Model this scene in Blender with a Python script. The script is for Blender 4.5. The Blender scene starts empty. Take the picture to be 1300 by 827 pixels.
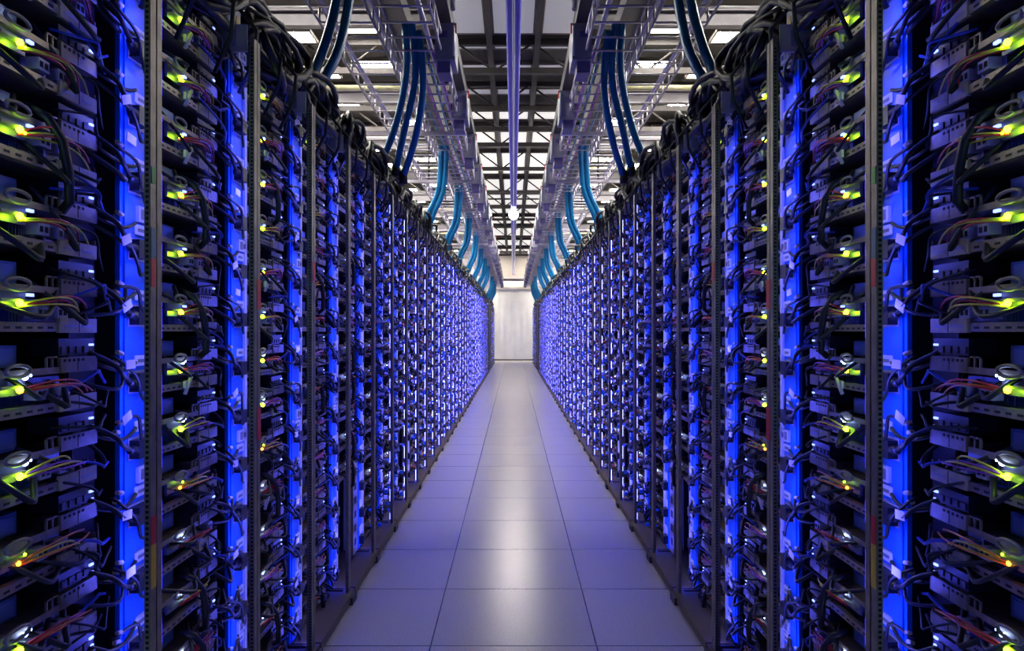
import bpy, math, random
from mathutils import Vector

# ------------------------------------------------------------------ camera, world, exposure
SC = bpy.context.scene
COL = SC.collection
cam_data = bpy.data.cameras.new('camera')
cam = bpy.data.objects.new('camera', cam_data)
COL.objects.link(cam)
F = 956.0
cam_data.sensor_width = 36.0
cam_data.lens = F * 36.0 / 1300.0
cam_data.shift_x = -2.0 / 1300
cam_data.shift_y = 6.5 / 1300
cam_data.clip_start = 0.05
cam.location = (0, 0, 1.16)
cam.rotation_euler = (math.pi / 2, 0, 0)
SC.camera = cam
SC.view_settings.view_transform = 'Standard'
SC.view_settings.look = 'None'
SC.view_settings.gamma = 1.0
SC.view_settings.use_curve_mapping = False
SC.view_settings.exposure = 0.0
world = bpy.data.worlds.new('world')
SC.world = world
world.use_nodes = True
world.node_tree.nodes['Background'].inputs[0].default_value = (0.6, 0.6, 0.7, 1)
world.node_tree.nodes['Background'].inputs[1].default_value = 0.02
SC.cycles.max_bounces = 6
SC.cycles.diffuse_bounces = 3
SC.cycles.glossy_bounces = 3
SC.cycles.sample_clamp_indirect = 4.0

BLUE = (0.070, 0.080, 1.0)
STRIP_E = 85.0          # blue light tape behind each post
LUM_E = 88.0            # bright ceiling luminaires over the neighbouring aisles
PANEL_E = 0.80          # translucent ceiling panels
LED_E = 42.0

# ------------------------------------------------------------------ materials
MATS = {}
def mat(name, col, rough=0.5, metal=0.0, var=0.0, scale=30.0, emis=None, es=0.0, bump=0.0, sampling=None):
    m = bpy.data.materials.new(name)
    m.use_nodes = True
    nt = m.node_tree
    b = nt.nodes['Principled BSDF']
    b.inputs['Base Color'].default_value = (*col, 1)
    b.inputs['Roughness'].default_value = rough
    b.inputs['Metallic'].default_value = metal
    if var or bump:
        tc = nt.nodes.new('ShaderNodeTexCoord')
        nz = nt.nodes.new('ShaderNodeTexNoise')
        nz.inputs['Scale'].default_value = scale
        nz.inputs['Detail'].default_value = 3
        nt.links.new(tc.outputs['Object'], nz.inputs['Vector'])
        if var:
            rp = nt.nodes.new('ShaderNodeValToRGB')
            rp.color_ramp.elements[0].position = 0.35
            rp.color_ramp.elements[1].position = 0.68
            rp.color_ramp.elements[0].color = (*[c * (1 - var) for c in col], 1)
            rp.color_ramp.elements[1].color = (*[min(1, c * (1 + var)) for c in col], 1)
            nt.links.new(nz.outputs['Fac'], rp.inputs['Fac'])
            nt.links.new(rp.outputs['Color'], b.inputs['Base Color'])
        if bump:
            bp = nt.nodes.new('ShaderNodeBump')
            bp.inputs['Strength'].default_value = bump
            nt.links.new(nz.outputs['Fac'], bp.inputs['Height'])
            nt.links.new(bp.outputs['Normal'], b.inputs['Normal'])
    if emis:
        b.inputs['Emission Color'].default_value = (*emis, 1)
        b.inputs['Emission Strength'].default_value = es
        if sampling:
            m.cycles.emission_sampling = sampling
    MATS[name] = m
    return m

mat('galvanised', (0.22, 0.17, 0.115), 0.42, 0.35, 0.15, 60)
mat('post_metal', (0.20, 0.17, 0.14), 0.45, 0.35, 0.22, 25)
mat('label_tan', (0.42, 0.34, 0.22), 0.6, 0, 0.1, 80)
mat('black_hole', (0.006, 0.006, 0.007), 0.8)
mat('black_plastic', (0.012, 0.012, 0.015), 0.4, 0, 0.2, 40)
mat('black_cable', (0.006, 0.006, 0.007), 0.48)
mat('dark_panel', (0.006, 0.006, 0.009), 0.6)
mat('strip_blue', (0.015, 0.20, 0.85), 0.45, 0, 0.12, 12)
mat('strip_white', (0.85, 0.85, 0.9), 0.5)
mat('tag_white', (0.72, 0.62, 0.78), 0.6)
mat('white_plastic', (0.40, 0.37, 0.46), 0.5, 0, 0.1, 60)
mat('drive_metal', (0.07, 0.13, 0.30), 0.35, 0.3, 0.15, 40)  # silver metal, with the blue light on it put into the colour
mat('heatsink_metal', (0.13, 0.2, 0.4), 0.35, 0.5)  # blue-lit fins: the blue light is put into the colour
mat('pcb', (0.006, 0.022, 0.016), 0.5, 0, 0.5, 120)
mat('chip', (0.02, 0.02, 0.022), 0.4)
mat('psu_metal', (0.18, 0.18, 0.24), 0.4, 0.4, 0.15, 50)
mat('red_cable', (0.55, 0.02, 0.03), 0.4)
mat('orange_cable', (0.75, 0.18, 0.04), 0.4)
mat('yellow_cable', (0.65, 0.55, 0.03), 0.4)
mat('blue_cable', (0.03, 0.07, 0.45), 0.4)
mat('purple_cable', (0.30, 0.06, 0.45), 0.4)
mat('light_tape', (0.7, 0.7, 0.8), 0.5, emis=BLUE, es=STRIP_E)
mat('tape_edge', (0.7, 0.7, 0.8), 0.5, emis=(0.055, 0.055, 1.0), es=12.0)
mat('tape_floor_fill', (0.7, 0.7, 0.8), 0.5, emis=(0.03, 0.02, 1.0), es=17.0)  # added aisle-side glow, hidden behind the posts, to tint the floor blue
mat('led_yellow', (0.5, 0.6, 0.1), 0.4, emis=(0.40, 0.85, 0.006), es=LED_E)
mat('led_orange', (0.6, 0.3, 0.1), 0.4, emis=(0.9, 0.30, 0.01), es=LED_E * .45)
mat('led_white', (0.7, 0.7, 0.8), 0.4, emis=(0.35, 0.50, 1.0), es=LED_E * .6)
mat('led_port', (0.5, 0.5, 0.8), 0.4, emis=(0.22, 0.30, 1.0), es=3.0, sampling='NONE')
mat('led_far', (0.5, 0.5, 0.8), 0.4, emis=(0.30, 0.32, 1.0), es=5.0, sampling='NONE')
mat('sticker_red', (0.6, 0.02, 0.02), 0.5)
mat('sticker_green', (0.02, 0.35, 0.03), 0.5)
mat('sticker_blue', (0.02, 0.12, 0.22), 0.5)
mat('sticker_yellow', (0.65, 0.42, 0.02), 0.5)
mat('hose_blue', (0.001, 0.155, 0.38), 0.35, 0, 0.12, 20)
mat('wire_zinc', (0.48, 0.45, 0.54), 0.32, 0.6, 0.1, 40)
mat('box_grey', (0.27, 0.27, 0.32), 0.5, 0.1, 0.08, 20)
mat('box_purple', (0.12, 0.10, 0.24), 0.5)
mat('bus_dark', (0.05, 0.045, 0.055), 0.5, 0.2)
mat('beam_dark', (0.022, 0.017, 0.017), 0.6, 0.1, 0.2, 10)
mat('beam_grey', (0.14, 0.13, 0.145), 0.55, 0.1, 0.1, 10)
mat('beam_yellow', (0.45, 0.42, 0.26), 0.5, 0.1, 0.1, 10)
mat('pipe_blue_reflection', (0.30, 0.28, 0.85), 0.22, 0.15, 0.05, 10)  # blue reflection on the polished pipes put into the base colour
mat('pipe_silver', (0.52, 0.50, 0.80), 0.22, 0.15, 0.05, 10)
mat('conduit_white', (0.80, 0.80, 0.86), 0.35, 0.2)
mat('ceiling_deck', (0.028, 0.025, 0.024), 0.8, 0, 0.25, 5)
mat('wall_paint', (0.40, 0.37, 0.36), 0.7, 0, 0.04, 3)
mat('wall_dark', (0.10, 0.10, 0.11), 0.8)
mat('curtain_white', (0.80, 0.79, 0.77), 0.6, 0, 0.04, 2.5)
mat('header_grey', (0.48, 0.45, 0.45), 0.6)
mat('panel_frame', (0.15, 0.13, 0.12), 0.6)
mat('panel_lit', (0.8, 0.8, 0.75), 0.6, emis=(1.0, 0.97, 0.88), es=PANEL_E)
mat('panel_dim', (0.8, 0.8, 0.8), 0.6, emis=(0.95, 0.97, 1.0), es=PANEL_E * .2)
mat('luminaire', (0.8, 0.8, 0.8), 0.6, emis=(1.0, 0.95, 0.86), es=LUM_E)
mat('luminaire_soft', (0.8, 0.8, 0.8), 0.6, emis=(1.0, 0.90, 0.70), es=26.0)
mat('lamp_glow', (0.9, 0.9, 0.9), 0.5, emis=(1.0, 0.92, 0.80), es=320.0)
mat('loop_tan', (0.22, 0.20, 0.10), 0.5)
mat('kick_brown', (0.10, 0.07, 0.04), 0.6)
mat('paper_beige', (0.62, 0.54, 0.44), 0.6)

# raised floor: square tiles with dark joints, fine speckle, satin gloss
def floor_material():
    m = bpy.data.materials.new('floor_tiles'); m.use_nodes = True
    nt = m.node_tree; N = nt.nodes; L = nt.links
    b = N['Principled BSDF']
    geo = N.new('ShaderNodeNewGeometry'); sep = N.new('ShaderNodeSeparateXYZ')
    L.new(geo.outputs['Position'], sep.inputs[0])
    def math_(op, a, c=None):
        n = N.new('ShaderNodeMath'); n.operation = op
        for i, v in enumerate((a, c)):
            if v is None: continue
            if isinstance(v, (int, float)): n.inputs[i].default_value = v
            else: L.new(v, n.inputs[i])
        return n.outputs[0]
    def joint(sock, off, period, w):
        t = math_('ADD', sock, off); t = math_('DIVIDE', t, period)
        t = math_('FRACT', t); t = math_('SUBTRACT', t, 0.5); t = math_('ABSOLUTE', t)
        return math_('GREATER_THAN', t, 0.5 - w / period / 2)
    jx = joint(sep.outputs['X'], 0.305 + 6.1, 0.61, 0.006)
    jy = joint(sep.outputs['Y'], 6.1 - 2.77, 0.61, 0.006)
    j = math_('MAXIMUM', jx, jy)
    nz = N.new('ShaderNodeTexNoise'); nz.inputs['Scale'].default_value = 220; nz.inputs['Detail'].default_value = 2
    L.new(geo.outputs['Position'], nz.inputs['Vector'])
    rp = N.new('ShaderNodeValToRGB')
    rp.color_ramp.elements[0].position = 0.3; rp.color_ramp.elements[0].color = (0.46, 0.43, 0.39, 1)
    rp.color_ramp.elements[1].position = 0.7; rp.color_ramp.elements[1].color = (0.70, 0.66, 0.60, 1)
    L.new(nz.outputs['Fac'], rp.inputs['Fac'])
    mx = N.new('ShaderNodeMix'); mx.data_type = 'RGBA'
    L.new(j, mx.inputs['Factor']); L.new(rp.outputs['Color'], mx.inputs['A'])
    mx.inputs['B'].default_value = (0.03, 0.028, 0.03, 1)
    L.new(mx.outputs['Result'], b.inputs['Base Color'])
    b.inputs['Roughness'].default_value = 0.27
    MATS['floor_tiles'] = m
floor_material()

# ------------------------------------------------------------------ mesh builder
class MB:
    def __init__(s, default='galvanised'):
        s.v = []; s.f = []; s.mi = []; s.ms = []; s.sm = []; s.d = default; s.cache = {}
    def m(s, name):
        name = name or s.d
        if name not in s.ms: s.ms.append(name)
        return s.ms.index(name)
    def box(s, x0, x1, y0, y1, z0, z1, m=None):
        x0, x1 = min(x0, x1), max(x0, x1)
        i = len(s.v)
        s.v += [(x0,y0,z0),(x1,y0,z0),(x1,y1,z0),(x0,y1,z0),(x0,y0,z1),(x1,y0,z1),(x1,y1,z1),(x0,y1,z1)]
        s.f += [(i,i+3,i+2,i+1),(i+4,i+5,i+6,i+7),(i,i+1,i+5,i+4),(i+1,i+2,i+6,i+5),(i+2,i+3,i+7,i+6),(i+3,i,i+4,i+7)]
        s.mi += [s.m(m)] * 6; s.sm += [False] * 6
        return s
    def face(s, pts, m=None):
        i = len(s.v); s.v += [tuple(p) for p in pts]
        s.f.append(tuple(range(i, i + len(pts)))); s.mi.append(s.m(m)); s.sm.append(False)
        return s
    def tube(s, pts, r, m=None, n=6, closed=False, r1=None):
        pts = [Vector(p) for p in pts]; k = len(pts); base = len(s.v)
        up = Vector((0.13, 0.2, 1)).normalized(); prev = None
        for i, p in enumerate(pts):
            if closed: t = pts[(i+1) % k] - pts[i-1]
            else: t = pts[min(i+1, k-1)] - pts[max(i-1, 0)]
            if t.length < 1e-9: t = Vector((0, 0, 1))
            t.normalize()
            a = prev if prev is not None else up
            a = a - t * a.dot(t)
            if a.length < 1e-3: a = Vector((1, 0, 0)) - t * t.x
            a.normalize(); prev = a; b = t.cross(a)
            rr = r if r1 is None else r + (r1 - r) * i / (k - 1)
            for q in range(n):
                an = 2 * math.pi * q / n
                s.v.append(tuple(p + a * (rr * math.cos(an)) + b * (rr * math.sin(an))))
        mi = s.m(m)
        for i in range(k if closed else k - 1):
            A = base + i * n; B = base + ((i + 1) % k) * n
            for q in range(n):
                s.f.append((A+q, A+(q+1) % n, B+(q+1) % n, B+q)); s.mi.append(mi); s.sm.append(True)
        if not closed:
            s.f.append(tuple(base + q for q in reversed(range(n)))); s.mi.append(mi); s.sm.append(False)
            s.f.append(tuple(base + (k-1)*n + q for q in range(n))); s.mi.append(mi); s.sm.append(False)
        return s
    def ball(s, c, r, m=None, n=6, k=4, sx=1, sy=1, sz=1):
        base = len(s.v); mi = s.m(m)
        s.v.append((c[0], c[1], c[2] - r*sz))
        for i in range(1, k):
            ph = -math.pi/2 + math.pi*i/k
            for q in range(n):
                a = 2*math.pi*q/n
                s.v.append((c[0]+sx*r*math.cos(ph)*math.cos(a), c[1]+sy*r*math.cos(ph)*math.sin(a), c[2]+sz*r*math.sin(ph)))
        s.v.append((c[0], c[1], c[2] + r*sz)); top = len(s.v)-1
        for q in range(n):
            s.f.append((base, base+1+(q+1) % n, base+1+q)); s.mi.append(mi); s.sm.append(True)
            for i in range(k-2):
                A = base+1+i*n; B = A+n
                s.f.append((A+q, A+(q+1) % n, B+(q+1) % n, B+q)); s.mi.append(mi); s.sm.append(True)
            A = base+1+(k-2)*n
            s.f.append((A+q, A+(q+1) % n, top)); s.mi.append(mi); s.sm.append(True)
        return s
    def add(s, o, dx=0, dy=0, dz=0, mirror=False):
        i = len(s.v); g = -1 if mirror else 1
        s.v += [(g*(x+dx), y+dy, z+dz) for x, y, z in o.v]
        mp = [s.m(n) for n in o.ms]
        for f, mi, sm in zip(o.f, o.mi, o.sm):
            f2 = tuple(i+q for q in f)
            s.f.append(f2[::-1] if mirror else f2); s.mi.append(mp[mi]); s.sm.append(sm)
        return s
    def mesh(s, name, side=1):
        """side +1: the left row as built, -1: its mirror image for the right row"""
        if side in s.cache: return s.cache[side]
        me = bpy.data.meshes.new(name)
        vs = s.v if side == 1 else [(-x, y, z) for x, y, z in s.v]
        fs = s.f if side == 1 else [f[::-1] for f in s.f]
        me.from_pydata(vs, [], fs)
        for n in s.ms: me.materials.append(MATS[n])
        me.polygons.foreach_set('material_index', s.mi)
        me.polygons.foreach_set('use_smooth', s.sm)
        me.update()
        s.cache[side] = me
        return me

def link(name, data, parent=None, loc=(0, 0, 0), label=None, cat=None, group=None, kind=None):
    o = bpy.data.objects.new(name, data); COL.objects.link(o)
    o.location = loc
    if parent is not None: o.parent = parent
    if label: o['label'] = label
    if cat: o['category'] = cat
    if group: o['group'] = group
    if kind: o['kind'] = kind
    return o
def spawn(name, recipe, side, loc, label, cat, group=None):
    """recipe: [(part_name, MB, label or None, [sub-recipes])]"""
    root = link(name, None, None, (side * loc[0], loc[1], loc[2]), label, cat, group)
    root.empty_display_size = 0.05
    def rec(parent, items):
        for it in items:
            o = link(it[0], it[1].mesh(it[0], side), parent, label=it[2] if len(it) > 2 else None)
            if len(it) > 3: rec(o, it[3])
    rec(root, recipe)
    return root
ORD = ['zeroth','first','second','third','fourth','fifth','sixth','seventh','eighth','ninth','tenth','eleventh','twelfth',
       'thirteenth','fourteenth','fifteenth','sixteenth','seventeenth','eighteenth','nineteenth','twentieth']
TENS = {2:'twenty', 3:'thirty', 4:'forty', 5:'fifty'}
def nth(i):
    if i <= 20: return ORD[i]
    t, u = divmod(i, 10)
    if u == 0: return {3:'thirtieth', 4:'fortieth', 5:'fiftieth'}[t]
    return TENS[t] + '-' + ORD[u]
def row_word(side): return 'left' if side == 1 else 'right'

# ------------------------------------------------------------------ the setting
Y_FAR = 29.3
H_CEIL = 4.27
def struct(name, mb):
    return link(name, mb.mesh(name), kind='structure')
struct('floor', MB('floor_tiles').box(-5.2, 5.2, -2.5, Y_FAR + .2, -0.1, 0))
struct('ceiling', MB('ceiling_deck').box(-5.2, 5.2, -2.5, Y_FAR + .2, H_CEIL, H_CEIL + .1))
struct('wall_left', MB('wall_dark').box(-5.3, -5.2, -2.5, Y_FAR + .2, 0, H_CEIL))
struct('wall_right', MB('wall_dark').box(5.2, 5.3, -2.5, Y_FAR + .2, 0, H_CEIL))
struct('wall_far', MB('wall_paint').box(-5.2, 5.2, Y_FAR, Y_FAR + .2, 0, H_CEIL))
struct('wall_back', MB('wall_dark').box(-5.2, 5.2, -2.7, -2.5, 0, H_CEIL))

# white sheet door at the end of the aisle, softly pleated
def end_curtain():
    b = MB('curtain_white'); n = 60; i0 = len(b.v); x0, x1 = -1.05, 1.05
    for k in range(n + 1):
        x = x0 + (x1 - x0) * k / n
        y = Y_FAR - 0.07 + 0.010 * math.sin(k * 0.9) + .004 * math.sin(k * 2.3)
        b.v += [(x, y, 0.04), (x, y, 2.80)]
    for k in range(n):
        a = i0 + 2 * k
        b.f.append((a, a + 2, a + 3, a + 1)); b.mi.append(b.m(None)); b.sm.append(True)
    root = link('curtain_door', None, None, (0, 0, 0), 'white sheet curtain hanging closed across the far end of the aisle', 'curtain')
    link('sheet', b.mesh('sheet'), root)
    link('bottom_bar', MB('bus_dark').box(-1.05, 1.05, Y_FAR - .10, Y_FAR - .04, 0.0, 0.05).mesh('bottom_bar'), root)
    link('head_rail', MB('header_grey').box(-1.05, 1.05, Y_FAR - .14, Y_FAR - .03, 2.76, 2.84).mesh('head_rail'), root)
end_curtain()
link('beam', MB('header_grey').box(-1.3, 1.3, Y_FAR - .30, Y_FAR - .002, 3.16, 3.26).mesh('beam'),
     label='grey beam across the far wall above the white curtain', cat='beam')
r = link('wall_light', None, None, (0, 0, 0), 'long bright light fixture under the beam on the far wall', 'light')
link('fixture', MB('header_grey').box(-.5, .5, Y_FAR - .16, Y_FAR - .002, 3.06, 3.13).mesh('fixture'), r)
link('tube', MB('luminaire_soft').tube([(-.48, Y_FAR - .12, 3.03), (.48, Y_FAR - .12, 3.03)], .025, n=8).mesh('tube'), r)

# ------------------------------------------------------------------ server rack
XP = -0.70        # aisle face of the posts
XS = -0.795       # front plane of the server trays
Y0, DY = 1.452, 0.581
PZ = 0.1385
Z0 = 0.050
NU = 14
N1, N2 = 34, 8   # racks before and after the dark column
rack_y = [Y0 + DY * i for i in range(N1)] + [23.35 + DY * i for i in range(N2)]

def post_mb(holes):
    b = MB('post_metal')
    # channel section: flat face to the aisle with a shallow groove, perforated side
    b.box(-.012, 0, 0, .022, 0, 1.95); b.box(-.012, 0, .027, .047, 0, 1.95)
    b.box(-.012, -.005, .022, .027, 0, 1.95)
    b.box(-.030, -.012, .0435, .047, 0, 1.95)
    if holes:
        k = int(1.9 / .0105)
        for i in range(k):
            z = .04 + i * .0105
            b.box(-.0095, -.0035, -.0006, .0005, z, z + .006, 'black_hole')
    return b
def strip_mb(detail):
    b = MB('strip_blue'); z0s = .04
    x = XS - XP
    b.box(x - .014, x - .004, .076, .205, z0s, 1.93); b.box(x - .30, x - .0145, .078, .205, .10, 1.94, 'dark_panel')
    b.box(x - .004, x, .088, .130, z0s, 1.93)       # raised rib
    b.box(x - .004, x + .003, .188, .205, z0s, 1.93, 'strip_white')  # white edge added to catch the tape light as a bright line
    if not detail:
        for k in range(NU):
            z = Z0 + PZ * k
            b.box(x - .004, x + .003, .105, .186, z + .058, z + .096, 'strip_white')
            b.box(x - .004, x + .024, .098, .148, z + .012, z + .052, 'black_plastic')
            if k % 3 == 1: b.box(x - .004, x + .004, .135, .200, z + .092, z + .132, 'strip_white')
    return b
def outlet_parts():
    x = XS - XP; out = []
    for k in range(NU):
        z = Z0 + PZ * k
        lab = MB('strip_white').box(x - .004, x + .002, .125, .182, z + .066, z + .088)
        lab.box(x + .002, x + .0026, .138, .168, z + .073, z + .080, 'box_grey')
        out.append(('outlet_label', lab))
        o = MB('white_plastic')                       # socket frame round a dark opening
        o.box(x - .004, x + .003, .096, .170, z + .010, z + .018); o.box(x - .004, x + .003, .096, .170, z + .052, z + .056)
        o.box(x - .004, x + .003, .096, .100, z + .014, z + .052); o.box(x - .004, x + .003, .166, .170, z + .014, z + .052)
        o.box(x - .0038, x + .0005, .100, .166, z + .014, z + .052, 'black_hole')
        out.append(('outlet', o))
        if k % 4 == 1:
            s_ = MB('strip_white').box(x - .004, x + .003, .140, .200, z + .094, z + .128)
            s_.box(x + .003, x + .0036, .150, .170, z + .100, z + .122, 'box_grey').box(x + .003, x + .0036, .176, .190, z + .104, z + .118, 'box_purple')
            out.append(('notice', s_))
    return out
def light_mb(seed):
    b = MB('white_plastic'); R = random.Random(seed)
    b.box(-.020, -.012, .047, .066, .04, 1.93, 'post_metal')
    z = .05
    while z < 1.86:                                       # lit lengths between the clips of the tape
        h = R.uniform(.030, .085)
        b.box(-.0262, -.016, .069, .080, z, z + h, 'tape_edge'); b.box(-.016, -.0153, .069, .080, z, z + h, 'tape_floor_fill'); b.box(-.027, -.0262, .069, .080, z, z + h, 'light_tape'); z += h + R.uniform(.035, .075)
    return b
def duct_mb():
    b = MB('dark_panel'); x = XS - XP
    return b.box(x - .40, x - .055, -.014, .076, .06, 1.95)
def base_mb():
    b = MB('bus_dark')
    b.box(-.60, -.02, -.51, .047, 0.0, .035)
    b.box(-.03, .012, -.50, .065, .012, .045, 'kick_brown')
    b.box(-.03, .022, -.02, .065, 0, .03)
    b.box(-.09, .0, -.50, -.02, .035, .040, 'kick_brown')
    return b
def back_mb():
    return MB('dark_panel').box(-.62, -.60, -.51, .07, 0, 1.95)
def top_mb():
    b = MB('paper_beige')
    b.box(-.62, -.12, -.51, .07, 1.955, 1.965, 'dark_panel')
    return b
def gusset_mb():
    b = MB('paper_beige')
    b.box(-.14, -.03, .030, .036, 1.925, 2.0); b.box(-.14, -.13, -.12, .036, 1.96, 2.0); b.box(-.12, -.06, .026, .030, 1.94, 1.985, 'box_grey')
    return b
def perf_mb():
    b = MB('galvanised'); x = XS - XP
    b.box(x - .008, x + .012, -.10, -.0, .06, .52)
    for k in range(6):
        z = .10 + k * .068
        b.box(x + .006, x + .0128, -.075, -.030, z, z + .034, 'black_hole')
    return b
post_near, post_far = post_mb(True), post_mb(False)
post_mid = MB('post_metal').box(-.012, 0, 0, .022, 0, 1.95).box(-.012, 0, .027, .045, 0, 1.95).box(-.012, -.005, .022, .027, 0, 1.95).box(-.022, -.012, .042, .045, 0, 1.95)
post_slim = MB('post_metal').box(-.009, 0, 0, .022, 0, 1.95).box(-.009, 0, .027, .040, 0, 1.95).box(-.009, -.005, .022, .027, 0, 1.95)
strip_near, strip_far = strip_mb(True), strip_mb(False)
lights = [light_mb(q) for q in range(7)]
duct_, base_, back_, top_, gus_, perf_ = duct_mb(), base_mb(), back_mb(), top_mb(), gusset_mb(), perf_mb()
outlets = outlet_parts()
def stickers(i):
    b = []
    def st(z0, z1, m, y0=.001, y1=.021): b.append(('sticker', MB(m).box(0, .0012, y0, y1, z0, z1)))
    if i == 0:
        st(1.445, 1.478, 'sticker_green', .003, .018); st(1.30, 1.36, 'sticker_blue'); st(1.245, 1.30, 'sticker_red')
        st(.745, .80, 'sticker_red'); st(.66, .745, 'sticker_yellow')
    elif i == 1:
        st(1.22, 1.30, 'sticker_red', .02, .05); st(.86, .95, 'sticker_red', .02, .05)
    elif i == 2:
        st(1.33, 1.40, 'sticker_red', .01, .04)
    return b
for side in (1, -1):
    for i, y in enumerate(rack_y):
        near = i < 4
        p = [('post', post_near if i < 3 else post_mid if i < 7 else post_slim, None, stickers(i)),
             ('power_strip', strip_near if near else strip_far, 'blue power strip with white labels', outlets if near else []),
             ('light_strip', lights[(i * 3) % 7], 'glowing blue light strip'), ('cable_duct', duct_), ('base', base_),
             ('back_panel', back_), ('top_panel', top_)]
        if i < 12: p.append(('top_bracket', gus_))
        if i in (4, 7): p.append(('perforated_upright', perf_))
        spawn('server_rack', p, side, (XP, y, 0),
              f'tall server rack with grey metal post, {nth(i + 1)} from the front in the {row_word(side)} row', 'rack',
              f'server racks of the {row_word(side)} row')

    spawn('server_rack', [('post', post_near), ('power_strip', strip_far, 'blue power strip with white labels'), ('light_strip', lights[0]), ('cable_duct', duct_), ('base', base_), ('back_panel', back_)],
          side, (XP, Y0 - DY, 0), f'rack post and blue strip closing the near end of the {row_word(side)} row', 'rack', f'server racks of the {row_word(side)} row')

# dark building column between the two stretches of racks
for side in (1, -1):
    b = MB('beam_dark').box(-1.2, -.69, 20.95, 22.70, 0, 1.98); b.box(-.69, -.672, 20.95, 21.05, 0, 1.98, 'beam_grey')
    link('cabinet', b.mesh('cabinet', side), label=f'plain dark cabinet filling the gap in the {row_word(side)} row of racks', cat='cabinet')

# ------------------------------------------------------------------ servers
# local frame of a server (left row): x = 0 front edge, negative into the rack, y relative to its post, z above its floor sheet
def arc(p0, p1, sag, n=9, out=0.0, ph=0.0):
    pts = []
    for k in range(n):
        t = k / (n - 1); s = math.sin(math.pi * t)
        pts.append((p0[0] + (p1[0]-p0[0])*t + out*s, p0[1] + (p1[1]-p0[1])*t + ph*math.sin(2*math.pi*t), p0[2] + (p1[2]-p0[2])*t + sag*s))
    return pts
def server_recipe(seed, kind):
    R = random.Random(seed)
    parts = []
    t = MB('galvanised')                                  # floor sheet, front lip, side walls
    t.box(-.50, 0, -.40, -.02, 0, .002)
    t.box(-.003, 0, -.40, -.02, .002, .016); t.box(-.012, -.003, -.40, -.02, .014, .016)
    t.box(-.50, 0, -.022, -.020, .002, .034); t.box(-.50, 0, -.40, -.398, .002, .030)
    for k in range(9): t.box(-.001, .0006, -.39 + k*.028, -.376 + k*.028, .005, .009, 'black_hole')
    parts.append(('tray', t))
    pl = MB('label_tan').box(-.004, .003, -.136, -.021, -.002, .024)
    pl.box(.003, .0036, -.126, -.085, .008, .012, 'box_grey').box(.003, .0036, -.07, -.035, .008, .012, 'box_grey')
    pl.box(.003, .0036, -.080, -.0785, -.001, .023, 'black_hole')
    parts.append(('label_plate', pl))
    br = MB('galvanised')                                 # upper bracket
    br.box(-.26, 0, -.30, -.02, .066, .068); br.box(-.003, .001, -.36, -.135, .066, .077)
    br.box(-.004, .004, -.135, -.021, .066, .093)
    br.box(.004, .0046, -.085, -.084, .068, .091, 'black_hole')
    for k in range(5): br.box(.004, .0047, -.128 + k*.014, -.121 + k*.014, .085, .090, 'black_hole')
    for k in range(2):                                    # small stamped loops at the middle
        y = -.155 - k*.016
        br.box(-.003, .001, y, y+.003, .077, .096); br.box(-.003, .001, y, y+.014, .093, .096)
    parts.append(('bracket', br))
    bd = MB('pcb').box(-.44, -.03, -.385, -.03, .006, .008)
    for k in range(7):
        x = -.06 - .05*R.random() - .04*k; y = -.36 + R.random()*.26
        bd.box(x-.02, x, y, y+.02+.02*R.random(), .008, .014 + .008*R.random(), 'chip')
    for k in range(4): bd.box(-.30, -.08, -.36 + k*.011, -.356 + k*.011, .008, .038, 'drive_metal')
    hs = MB('heatsink_metal').box(-.115, -.045, -.20, -.13, .008, .013)
    for k in range(9): hs.box(-.115, -.045, -.20 + k*.0084, -.1975 + k*.0084, .013, .042)
    parts.append(('motherboard', bd, None, [('heatsink', hs)]))
    dr = MB('drive_metal').box(-.20, -.035, -.285, -.195, .080, .116)
    dr.box(-.036, -.033, -.275, -.205, .085, .111, 'heatsink_metal')
    parts.append(('disk_drive', dr))
    ps = MB('psu_metal').box(-.24, -.045, -.17, -.06, .018, .058)
    ps.box(-.046, -.042, -.15, -.105, .026, .050, 'white_plastic').box(-.043, -.041, -.142, -.113, .031, .045, 'black_hole')
    parts.append(('power_supply', ps))
    cn = []
    for k in range(2 + (seed % 2)):
        y = -.20 + .055*k + .01*R.random(); z = .022 + .014*R.random()
        c = MB('white_plastic').box(-.02, .002, y, y+.030, z, z+.020)
        c.box(.002, .0025, y+.004, y+.012, z+.005, z+.015, 'black_hole').box(.002, .0025, y+.017, y+.026, z+.005, z+.015, 'black_hole')
        cn.append(('connector', c))
    parts += cn
    # pull loop at the left of the bracket
    lp = MB('loop_tan'); yc = -.262
    pts = [(.012, yc + .030*math.cos(a) , .076 + .0095*math.sin(a)) for a in [2*math.pi*k/14 for k in range(14)]]
    lp.tube(pts, .0034, n=5, closed=True); lp.box(-.01, .006, yc-.03, yc+.03, .048, .053); lp.box(-.012, -.006, yc - .03, yc + .045, .036, .066, 'psu_metal')
    parts.append(('pull_loop', lp))
    # lights
    if kind in ('yellow', 'both'):
        parts.append(('indicator_light', MB('led_yellow').ball((.008, -.252, .046), .0060), 'yellow-green light', ))
        parts.append(('indicator_light', MB('led_yellow').ball((.006, -.236, .044), .0024), 'small green light'))
    if kind == 'orange':
        parts.append(('indicator_light', MB('led_orange').ball((.006, -.252, .046), .0040), 'orange light'))
        parts.append(('indicator_light', MB('led_yellow').ball((.006, -.236, .056), .0024), 'small green light'))
    if kind in ('both', 'white'):
        parts.append(('status_light', MB('led_white').ball((.005, -.234, .0640), .0042, sy=1.5), 'white-blue light'))
        parts.append(('status_light', MB('led_white').ball((.005, -.220, .0668), .0022)))
    if kind in ('yellow', 'plain'):
        parts.append(('status_light', MB('led_port').box(-.002, .003, -.222, -.208, .058, .063)))
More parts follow.
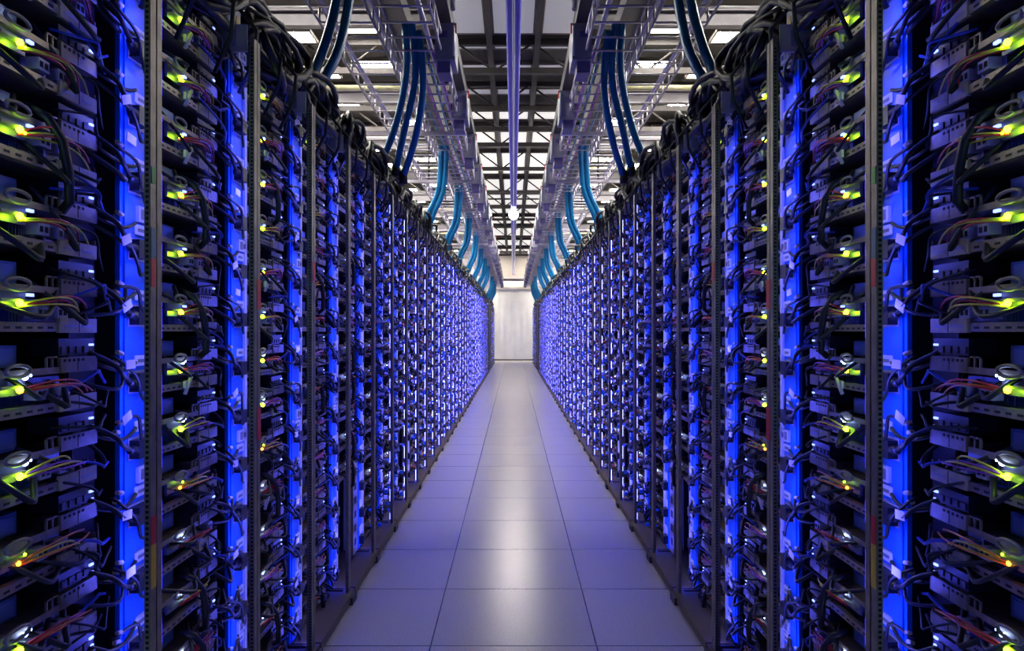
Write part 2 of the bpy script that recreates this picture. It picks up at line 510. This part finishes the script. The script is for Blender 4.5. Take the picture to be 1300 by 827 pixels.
    for z in (.100, .115):
        parts.append(('port_light', MB('led_port').box(-.006, -.001, -.036, -.024, z - .003, z + .001), 'small blue light'))
    dk = MB('black_plastic').box(-.06, -.004, -.13, -.02, .096, .126)
    for k in range(4): dk.box(-.004, -.001, -.125 + k*.023, -.110 + k*.023, .100, .112, 'bus_dark')
    parts.append(('port_block', dk))
    # cables
    cr = ['red_cable', 'orange_cable', 'red_cable', 'purple_cable', 'yellow_cable']
    for k in range(2 + seed % 2):
        c = MB(R.choice(cr))
        for q in range(2):
            c.tube(arc((0, -.245 + .01*k, .044 - .004*q), (-.005, -.10 + .08*R.random(), .020 + .03*R.random()), .012 + .012*R.random() - .008*q, out=.02 + .01*R.random()), .0019, n=5)
        parts.append(('cable', c, {'r': 'red cable', 'o': 'orange cable', 'p': 'purple cable', 'y': 'yellow cable'}[c.d[0]]))
    for k in range(3):                                    # black and blue loops near the open end
        c = MB('black_cable' if k != 1 else 'blue_cable')
        z1 = R.choice((.02, .05, .11)) ; z2 = z1 - .08 + .10*R.random()
        c.tube(arc((-.01, -.16 + .05*R.random(), z1), (-.01, .01 + .06*R.random(), z2), -.05 + .09*R.random(), n=11, out=.03 + .015*R.random(), ph=.02), .0022 + .0012*R.random(), n=5)
        parts.append(('cable', c, 'black cable' if k != 1 else 'blue cable'))
    for k in range(3):                                    # slack black cables hanging in front of the sheet
        c = MB('black_cable'); ya = -.34 + .12*k + .05*R.random()
        c.tube(arc((-.02, ya, .03 + .08*R.random()), (-.02, ya + .10 + .14*R.random(), .02 + .09*R.random()), -.02 - .05*R.random(), n=10, out=.035 + .02*R.random(), ph=.012), .0034 + .0022*R.random(), n=6)
        parts.append(('cable', c, 'black cable'))
    # power lead: plug in the power strip, cord back across the dark gap into the server
    zc = .035 - .0
    pw = MB('black_cable').tube(arc((-.01, -.045, .104), (.017, .078, .036), .010 - .03*R.random(), n=10, out=.022, ph=.01), .0050, n=6)
    pg = MB('black_plastic')
    pg.box(-.002, .024, .100, .146, .014, .052).tube([(.012, .102, .033), (.018, .070, .036)], .013, n=7, r1=.006)
    pw2 = MB('black_cable').tube(arc((-.01, -.045, .090), (.006, .12, .06 + .03*R.random()), -.02, n=9, out=.016), .0040, n=6)
    cp = MB('paper_beige').tube([(.014, .030, .098), (.016, .048, .094)], .0046, n=7)
    lw = MB('black_cable').tube(arc((.010, .02, .09), (.012, .15, -.03 + .05*R.random()), -.05 + .10*R.random(), n=10, out=.02, ph=.015), .0036, n=6)
    parts.append(('cable', lw, 'black cable'))
    parts.append(('power_lead', pw, 'black power lead', [('plug', pg), ('cable_clip', cp)]))
    parts.append(('power_lead', pw2, 'black power lead', [('cable_clip', MB('paper_beige').tube([(.010, .028, .080), (.010, .046, .076)], .0046, n=7))]))
    if seed % 2 == 0:
        y, z, a = .035 + .03*R.random(), .03 + .08*R.random(), R.uniform(-.5, .6); w, h = .018, .009
        tg = MB('tag_white'); ca, sa = math.cos(a), math.sin(a)
        q = [(.030, y + u*ca - v*sa, z + u*sa + v*ca) for u, v in ((-w, -h), (w, -h), (w, h), (-w, h))]
        tg.face([(p[0]+.0008, p[1], p[2]) for p in q]).face([(p[0]-.0008, p[1], p[2]) for p in q[::-1]])
        for e in range(4):
            p, r_ = q[e], q[(e+1) % 4]
            tg.face([(p[0]-.0008, p[1], p[2]), (r_[0]-.0008, r_[1], r_[2]), (r_[0]+.0008, r_[1], r_[2]), (p[0]+.0008, p[1], p[2])])
        parts.append(('cable_tag', tg, 'pale lavender tag'))
    if seed % 3 == 0:                                     # thick black cable draped over the front
        c = MB('black_cable')
        c.tube([(-.02, -.20, .10), (.010, -.185, .085), (.024, -.165, .05), (.026, -.150, .0), (.022, -.14, -.05), (-.01, -.12, -.07)], .0085, n=7)
        parts.append(('cable', c, 'thick black cable'))
    if seed % 4 == 1:                                     # beige strap wrapped round the lip
        c = MB('paper_beige').box(.004, .010, -.230, -.205, .002, .020)
        c.tube([(.006, -.226, -.012), (.014, -.208, .030)], .0048, n=5)
        parts.append(('strap', c))
    return parts
NVAR = 6
RECIPES = {k: [server_recipe(s + 10 * j, k) for s in range(NVAR)] for j, k in enumerate(('yellow', 'both', 'orange', 'white', 'plain'))}
SIMPLE = {}
def light_catchers(b, R, far=False):
    # made-up blocks on leads, added proud of the trays to catch blue light
    for q in range(9 if far else 7):
        x = R.uniform(.02, .090) if far else R.uniform(.0, .066); y = R.uniform(-.34, .18); z = R.uniform(.0, .125); w = R.uniform(.006, .016); h = R.uniform(.008, .022)
        b.box(x, x + .018, y, y + w, z, z + h, R.choice(('strip_white', 'strip_white', 'strip_blue', 'strip_blue', 'tag_white')))
        b.tube([(x + .004, y + .004, z), (x - .02, y + .01, z - .02), (-.01, y + .02, z)], .0028, 'black_cable', n=4)
def simple(kind, v):
    """same server as one mesh, for racks too far away to show its parts"""
    if (kind, v) not in SIMPLE:
        b = MB('galvanised')
        def rec(items):
            for it in items:
                b.add(it[1])
                if len(it) > 3: rec(it[3])
        rec(RECIPES[kind][v]); light_catchers(b, random.Random(v)); SIMPLE[kind, v] = [b]
    return SIMPLE[kind, v][0]
def light_kind(i, k, R):
    z = Z0 + PZ * k
    if i == 0: return 'yellow' if z > 1.10 else ('both' if abs(z - .7425) > .03 else 'orange')
    if i in (1, 2):
        if z > 1.10: return 'yellow'
        if z > .80: return 'both'
        if z > .70: return 'orange'
        return 'white'
    if i == 3: return 'yellow' if z > 1.5 and k % 2 else ('white' if z < 1.1 else 'plain')
    return R.choice(('plain', 'plain', 'white')) if z < 1.1 else 'plain'
LW = {'yellow': 'yellow-green light', 'both': 'yellow and white lights', 'orange': 'orange light', 'white': 'white light', 'plain': 'blue light'}
NDET, NSIM = 5, 11
RG = random.Random(7)
layout = {}
for i in range(NSIM):
    for k in range(NU): layout[i, k] = (light_kind(i, k, RG), RG.randrange(NVAR))
for side in (1, -1):
    for i in range(NSIM):
        for k in range(NU):
            if i in (4, 7) and k < 3: continue            # empty bottom bays
            kind, v = layout[i, k]
            loc = (XS, rack_y[i], Z0 + PZ * k)
            lab = f'open server with {LW[kind]}, {nth(k + 1)} shelf up, {nth(i + 1)} rack of {row_word(side)} row'
            grp = f'open servers on the shelves of the {row_word(side)} racks'
            if i < NDET: spawn('server', RECIPES[kind][v], side, loc, lab, 'server', grp)
            else:
                link('server', simple(kind, v).mesh('server', side), None, (side*loc[0], loc[1], loc[2]), lab, 'server', grp)
# the remaining servers of both rows, far down the aisle
far = MB('galvanised')
RF = random.Random(3)
variants = []
for v in range(8):
    b = MB('galvanised'); R = random.Random(100 + v)
    b.box(-.40, 0, -.40, -.02, 0, .016); b.box(-.004, .003, -.136, -.021, -.002, .024, 'label_tan')
    b.box(-.20, .001, -.36, -.02, .066, .077); b.box(-.004, .004, -.135, -.021, .066, .093)
    b.box(-.20, -.03, -.285, -.195, .080, .116, 'drive_metal')
    b.box(-.02, .004, -.18, -.12, .025, .048, 'white_plastic')
    b.box(-.01, .022, -.29, -.235, .07, .083, 'paper_beige')
    for c in range(3):
        b.tube(arc((-.01, -.2 + .1*R.random(), R.random()*.1), (-.01, .03 + .05*R.random(), R.random()*.1), -.04 + .08*R.random(), n=5, out=.035 + .02*R.random()), .004, ('black_cable', 'blue_cable', 'purple_cable')[c], n=3)
    b.box(-.004, .022, .150, .196, .020, .050, 'black_plastic')
    if v % 2: b.box(.026, .028, .02, .055, .03 + .05*R.random(), .09, 'tag_white')
    b.ball((R.uniform(.05, .092), R.uniform(-.3, .1), R.uniform(.02, .1)), .0055 + .003*(v % 2), 'led_far', 5, 3)
    light_catchers(b, R, True)
    z = R.choice((.03, .1)); b.box(-.006, .004, -.04, -.022, z, z+.012, 'led_far')
    variants.append(b)
for side in (1, -1):
    RF = random.Random(3)
    for i in range(NSIM, len(rack_y)):
        for k in range(NU):
            far.add(variants[RF.randrange(8)], XS, rack_y[i], Z0 + PZ*k, mirror=(side == -1))
link('distant_servers', far.mesh('distant_servers'), label='blue glowing mass of distant servers in both rows beyond the eleventh racks', cat='servers', kind='stuff')

# ------------------------------------------------------------------ black cable bundles lying on top of the racks
def bundle(seed, big):
    R = random.Random(seed); b = MB('black_cable')
    n = 26 if big else 9
    for q in range(n):
        cx, cy, cz = -.13 + .07*(R.random()-.5), -.20 + .1*(R.random()-.5), .10 + .05*(R.random()-.5)
        ry, rz, rx = .20 + .09*R.random(), .055 + .05*R.random(), .04 + .04*R.random()
        ph = R.random()*6; tilt = .08*(R.random() - .2)
        pts = []
        for s in range(14 if big else 9):
            a = 2*math.pi*s/(14 if big else 9)
            pts.append((cx + rx*math.sin(a + ph), cy + ry*math.cos(a), max(.006, cz + rz*math.sin(a) + tilt*math.cos(a))))
        b.tube(pts, .009 + .006*R.random(), n=6 if big else 4, closed=True)
    parts = [('cables', b, 'black cables')]
    cn = MB('paper_beige').box(-.12, -.07, .04, .09, .0, .10); cn.tube([(-.09, .03, .05), (-.075, -.06, .08)], .016, n=8)
    cn.box(-.069, -.068, .055, .075, .03, .07, 'sticker_yellow')
    parts.append(('connector_housing', cn))
    for q in range(3):
        c = MB('black_cable'); y = -.4 + .2*q + .06*R.random()
        c.tube([(-.10, y, .06), (-.05, y+.02, .075), (-.012, y+.05, .03), (-.022, y+.06, -.05), (-.08, y+.10, -.13)], .006, n=5)
        parts.append(('hanging_cable', c))
    return parts
bund = [bundle(s, True) for s in range(4)]; bund_s = [bundle(s + 20, False) for s in range(3)]
for side in (1, -1):
    for i, y in enumerate(rack_y):
        rc = bund[i % 4] if i < 10 else bund_s[i % 3]
        lab = f'tangle of black cables on top of the {nth(i + 1)} rack of the {row_word(side)} row'
        grp = f'cable tangles on the {row_word(side)} racks'
        if i < 14: spawn('cable_bundle', rc, side, (XP, y, 1.965), lab, 'cables', grp)
        else:
            if not hasattr(rc, 'x') and ('m', i % 3) not in SIMPLE:
                b = MB('black_cable')
                for it in rc: b.add(it[1])
                SIMPLE['m', i % 3] = b
            link('cable_bundle', SIMPLE['m', i % 3].mesh('cable_bundle', side), None, (side*XP, y, 1.965), lab, 'cables', grp)

# ------------------------------------------------------------------ wire basket trays over the racks
def basket(side, xa, xb, z, lab):
    root = link('cable_tray', None, None, (0, 0, z), lab, 'cable tray')
    for x, zz in ((xa, 0), (xb, 0), (xa, .10), (xb, .10)):
        m = MB('wire_zinc').tube([(x, 3.0, zz), (x, 29.0, zz)], .0080 if zz else .0065, n=6)
        link('rail', m.mesh('rail', side), root)
    rung = MB('wire_zinc').tube([(xa, 0, .10), (xa, 0, .012), (xa + .012, 0, 0), (xb - .012, 0, 0), (xb, 0, .012), (xb, 0, .10)], .0068, n=5)
    for k in range(100):
        link('rung', rung.mesh('rung', side), root, (0, 3.1 + .21*k, 0))
    rest = MB('wire_zinc')
    for k in range(100, 123): rest.add(rung, 0, 3.1 + .21*k, 0)
    o = link('rungs', rest.mesh('rungs', side), root, kind='stuff')
for side in (1, -1):
    w = row_word(side)
    basket(side, -.735, -.440, 2.86, f'wire cable tray over the aisle edge, {w} side, nearest the middle')
    basket(side, -1.07, -.775, 2.86, f'outer wire cable tray running above the {w} racks')
    # loose blue cables lying in the inner tray
    b = MB('hose_blue')
    R = random.Random(5)
    for q in range(4):
        x = -.50 - .05*q
        b.tube([(x + .012*math.sin(k*1.3 + q), 4.6 + k*.8, 2.878 + .01*math.sin(k*2.1+q)) for k in range(30)], .009, 'hose_blue' if q % 2 else 'purple_cable', n=5)
    link('tray_cables', b.mesh('tray_cables', side), label=f'blue and purple cables lying along the inner wire tray, {w} side', cat='cables', kind='stuff')
    # busway with hanging boxes
    bw = MB('bus_dark').box(-.455, -.375, 3.5, 29.0, 3.02, 3.12); bw.box(-.44, -.39, 3.5, 29.0, 3.12, 3.16, 'box_grey')
    link('busway', bw.mesh('busway', side), label=f'dark power busway running along the {w} side above the aisle', cat='busway')
    body = MB('box_grey').box(-.475, -.355, 0, .26, 0, .22); body.box(-.465, -.365, -.004, 0, .02, .20, 'box_grey')
    body.box(-.45, -.40, -.007, -.004, .13, .17, 'box_purple')
    sub = MB('box_purple').box(-.465, -.385, .03, .20, -.07, 0)
    tag_ = MB('sticker_red').box(-.355, -.345, .0, .01, .16, .22)
    cd = MB('conduit_white').tube([(-.36, -.012, .02), (-.36, -.012, .20)], .007, n=6)
    for k in range(19):
        y = 4.55 + 1.28 * k
        spawn('tap_off_box', [('body', body), ('cover', sub), ('clip', tag_, 'red clip'), ('conduit', cd)], side, (0, y, 2.80),
              f'grey power box hanging under busway, {nth(k + 1)} from the front, {w} side', 'box', f'power boxes along the {w} busway')
    # silver conduits running lengthwise
    for x, z, r_, nm in ((-.86, 3.14, .022, 'silver conduit above the outer wire tray'), (-1.20, 3.22, .016, 'thin silver conduit over the rack backs'),
                         (-.60, 3.22, .018, 'silver conduit above the inner wire tray')):
        link('conduit', MB('pipe_silver').tube([(x, 3.0, z), (x, 29.0, z)], r_, n=10).mesh('conduit', side), label=f'{nm}, {w} side', cat='pipe')
    spawn('drop_conduit', [('tube', MB('conduit_white').tube([(0, 0, 0), (0, 0, .95), (.02, 0, 1.0)], .020, n=10)), ('fitting', MB('box_grey').tube([(0, 0, -.04), (0, 0, .02)], .028, n=10))],
          side, (-.375, 4.5, 3.12), f'white vertical conduit dropping onto the nearest busway box, {w} side', 'pipe')
    link('cable_trough', MB('bus_dark').box(-.93, -.70, 3.0, 29, 3.20, 3.24).box(-.93, -.92, 3, 29, 3.24, 3.32).box(-.71, -.70, 3, 29, 3.24, 3.32).mesh('cable_trough', side),
         label=f'solid dark trough running above the {w} wire trays', cat='cable tray')

# centre pipes and lamp
for s in (1, -1):
    link('ceiling_pipe', MB('pipe_blue_reflection').tube([(s*.027, 2.6, 3.36), (s*.027, 29.25, 3.36)], .0265, n=20).mesh('ceiling_pipe'),
         label=f'polished pipe running down the centre of the aisle, {row_word(1 if s < 0 else -1)} one of the pair', cat='pipe', group='centre ceiling pipes')
link('conduit', MB('conduit_white').tube([(0, 2.6, 3.321), (0, 29.25, 3.321)], .010, n=10).mesh('conduit'), label='slim white rod added as the highlight between the two polished pipes', cat='pipe')  # added white rod stands in for the bright highlight along the pipes
lr = link('pendant_lamp', None, None, (0, 13.6, 3.25), 'bright round lamp hanging from the centre pipes above the aisle', 'lamp')
link('bulb', MB('lamp_glow').ball((0, 0, 0), .085, n=12, k=8).mesh('bulb'), lr)
link('cap', MB('box_grey').tube([(0, 0, .05), (0, 0, .09)], .06, n=12).mesh('cap'), lr)

# ------------------------------------------------------------------ blue hoses from the trays down to the racks
def hose(side, pts, r, lab):
    P = [Vector(p) for p in pts]; out = []
    for k in range(len(P)-1):                              # smooth the path
        p0 = P[max(k-1, 0)]; p1 = P[k]; p2 = P[k+1]; p3 = P[min(k+2, len(P)-1)]
        for s in range(6):
            t = s/6
            out.append(.5*((2*p1) + (p2-p0)*t + (2*p0-5*p1+4*p2-p3)*t*t + (3*p1-p0-3*p2+p3)*t*t*t))
    out.append(P[-1])
    b = MB('hose_blue').tube(out, r, n=10)
    b.tube([out[-1] + Vector((0, 0, .03)), out[-1] - Vector((0, 0, .05))], r*1.25, 'black_plastic', n=10)
    link('hose', b.mesh('hose', side), label=lab, cat='hose', group='blue hoses down to the racks')
def pt(px, py, d): return ((px - 652) / F * d, d, 1.16 + (420 - py) / F * d)
for side in (1, -1):
    w = row_word(side)
    hose(side, [pt(430, -45, 3.4), pt(427, 0, 3.35), pt(414, 52, 3.2), pt(393, 106, 3.06)], .0215, f'thick blue hose at the top, outer one of the nearest pair, {w} side')
    hose(side, [pt(446, -45, 3.4), pt(443, 0, 3.35), pt(430, 62, 3.2), pt(404, 114, 3.08)], .0215, f'thick blue hose at the top, inner one of the nearest pair, {w} side')
    for q, (a, c, e, g) in enumerate((((514, 30), (516, 90), (505, 150), (489, 196)), ((523, 30), (527, 100), (512, 170), (503, 214)), ((532, 40), (537, 110), (527, 175), (512, 224)))):
        hose(side, [pt(*a, 4.6), pt(*c, 4.6), pt(*e, 4.65), pt(*g, 4.75)], 0.022, f'{("left", "middle", "right")[q] if side == 1 else ("right", "middle", "left")[q]} one of three blue hoses over the sixth rack, {w} row')
    yy = [7.3, 9.3, 11.4, 13.5, 15.6, 17.7, 19.8, 23.6, 25.6, 27.5]
    for j, y in enumerate(yy):
        for q in range(2):
            x = -.66 - .05*q
            hose(side, [(x+.01, y, 2.96), (x, y+.01, 2.72), (x-.03, y+.03, 2.5), (x - .13, y + .06, 2.28), (x - .16, y + .1, 2.10)], .026 if j < 3 else .030,
                 f'blue hose of drop {nth(j + 3)} from the front, {"inner" if q == 0 else "outer"} one, {w} row')

# ------------------------------------------------------------------ roof structure
def truss(y, n, deep=.30):
    root = link('roof_truss', None, None, (0, y, 0), f'dark steel roof truss across the aisle, {nth(n)} from the front', 'truss', 'roof trusses')
    zb, zt = 3.90, 3.90 + deep
    link('bottom_chord', MB('beam_dark').box(-5.1, 5.1, -.03, .03, zb - .03, zb + .03).mesh('bottom_chord'), root)
    link('top_chord', MB('beam_dark').box(-5.1, 5.1, -.03, .03, zt - .03, zt + .03).mesh('top_chord'), root)
    k = 0; x = -5.0
    while x < 4.95:
        b = MB('beam_dark'); z = ((x, 0, zb), (x+.4, 0, zt)) if k % 2 == 0 else ((x, 0, zt), (x+.4, 0, zb))
        b.tube(z, .014, n=5); link('brace', b.mesh('brace'), root); x += .4; k += 1
for n, y in enumerate((6.1, 7.95, 9.3, 10.25, 11.1, 12.75, 14.95, 16.65, 18.55, 19.9, 21.9, 25.0, 27.3)):
    truss(y, n + 1)
for s in (1, -1):
    b = MB('beam_dark').box(s*.25 - .03, s*.25 + .03, 5.0, 29.2, 4.13, 4.25)
    link('purlin', b.mesh('purlin'), label=f'dark steel purlin running lengthwise under the ceiling, {row_word(1 if s < 0 else -1)} of centre', cat='beam')
def panel(x0, x1, y0, y1, m, lab, grp, z=H_CEIL):
    root = link('ceiling_light', None, None, ((x0+x1)/2, (y0+y1)/2, z - .035), lab, 'light', grp)
    hx, hy = (x1-x0)/2, (y1-y0)/2
    fr = MB('panel_frame').box(-hx-.02, hx+.02, -hy-.02, hy+.02, .030, .0345); fr.box(-hx-.02, -hx, -hy-.02, hy+.02, 0, .034); fr.box(hx, hx+.02, -hy-.02, hy+.02, 0, .034)
    fr.box(-hx, hx, -hy-.02, -hy, 0, .034); fr.box(-hx, hx, hy, hy+.02, 0, .034)
    link('frame', fr.mesh('frame'), root)
    link('diffuser', MB(m).box(-hx, hx, -hy, hy, .008, .028).mesh('diffuser'), root)
rows = [(6.75, 7.8, 'panel_dim'), (8.05, 8.22, 'panel_dim'), (8.72, 8.95, 'panel_dim'), (9.6, 9.8, 'panel_dim'), (10.5, 10.95, 'panel_lit'), (11.25, 12.6, 'panel_lit'), (12.95, 14.75, 'panel_lit'),
        (15.2, 16.5, 'panel_lit'), (16.8, 17.5, 'panel_lit'), (17.7, 18.4, 'panel_lit'), (18.7, 19.7, 'panel_lit'),
        (20.2, 21.6, 'panel_lit'), (22.5, 24.7, 'panel_lit'), (25.5, 27.1, 'panel_lit'), (27.6, 29.1, 'panel_lit')]
for j, (a, c, m) in enumerate(rows):
    for q, (x0, x1) in enumerate(((-.72, -.30), (-.20, .20), (.30, .72))):
        panel(x0, x1, a, c, m, f'pale ceiling panel, {("left", "middle", "right")[q]} of its row, {nth(j + 1)} row from the front', 'ceiling panels over the aisle')
for s in (1, -1):
    panel(s*1.0 - .45, s*1.0 + .45, 27.95, 28.75, 'luminaire_soft', f'bright ceiling light before the far wall, {row_word(1 if s < 0 else -1)} of the pair', 'bright ceiling lights by the far wall', z=H_CEIL - .12)
# bright luminaires over the neighbouring aisles
for side in (1, -1):
    n = 0
    for y in [5.0, 6.3, 7.5, 8.6, 9.8, 11.0, 12.2, 13.4, 14.6, 15.8, 17.2, 18.8, 20.4, 22.2, 24.0, 26.0, 28.0]:
        n += 1
        for q, xc in enumerate((1.55, 2.30, 3.3)):
            panel(-side*xc - .26, -side*xc + .26, y, y + .28, 'luminaire',
                  f'bright white ceiling light, {nth(n)} from the front, {("inner", "middle", "outer")[q]} line on the {row_word(side)}', 'bright ceiling lights beside the aisle', z=H_CEIL - .1*q)
    # grey steel cross members over the racks
    w = row_word(side)
    for k in range(11):
        y = 6.1 + 2.05*k; z = 3.62
        b = MB('beam_grey'); b.box(-3.6, -.55, y - .04, y + .04, z, z + .012); b.box(-3.6, -.55, y - .006, y + .006, z + .012, z + .12); b.box(-3.6, -.55, y - .04, y + .04, z + .12, z + .132)
        link('cross_beam', b.mesh('cross_beam', side), label=f'grey steel cross beam above the {w} racks, {nth(k + 1)} from the front', cat='beam', group='grey cross beams')
        b = MB('beam_dark').tube([(-.95 , y + .3, 2.86), (-.95, y + .3, 4.26)], .012, n=6)
        link('hanger_rod', b.mesh('hanger_rod', side), label=f'thin dark hanger rod holding the {w} wire trays, {nth(k + 1)} from the front', cat='rod', group='hanger rods')
        b = MB('wire_zinc').box(-1.25, -.40, y + .28, y + .32, 2.82, 2.85)
        link('support_bar', b.mesh('support_bar', side), label=f'zinc support bar under the {w} wire trays, {nth(k + 1)} from the front', cat='bar', group='tray support bars')
    for k, (y, z) in enumerate(((8.15, 3.786), (12.25, 3.786), (16.35, 3.786), (20.45, 3.786))):
        b = MB('beam_yellow').tube([(-3.6, y, z), (-.7, y, z)], .034, n=10)
        link('cross_pipe', b.mesh('cross_pipe', side), label=f'pale yellow pipe crossing above the {w} racks, {nth(k + 1)} from the front', cat='pipe', group='yellow cross pipes')
    for k, (y, z, x) in enumerate(((6.1, 3.772, -1.6), (10.2, 3.772, -1.9), (14.3, 3.772, -1.5))):
        b = MB('beam_grey').tube([(x-1.6, y, z), (x + .5, y, z)], .02, n=8)
        link('cross_conduit', b.mesh('cross_conduit', side), label=f'thin grey conduit crossing high above the {w} racks, {nth(k + 1)} from the front', cat='pipe', group='grey cross conduits')
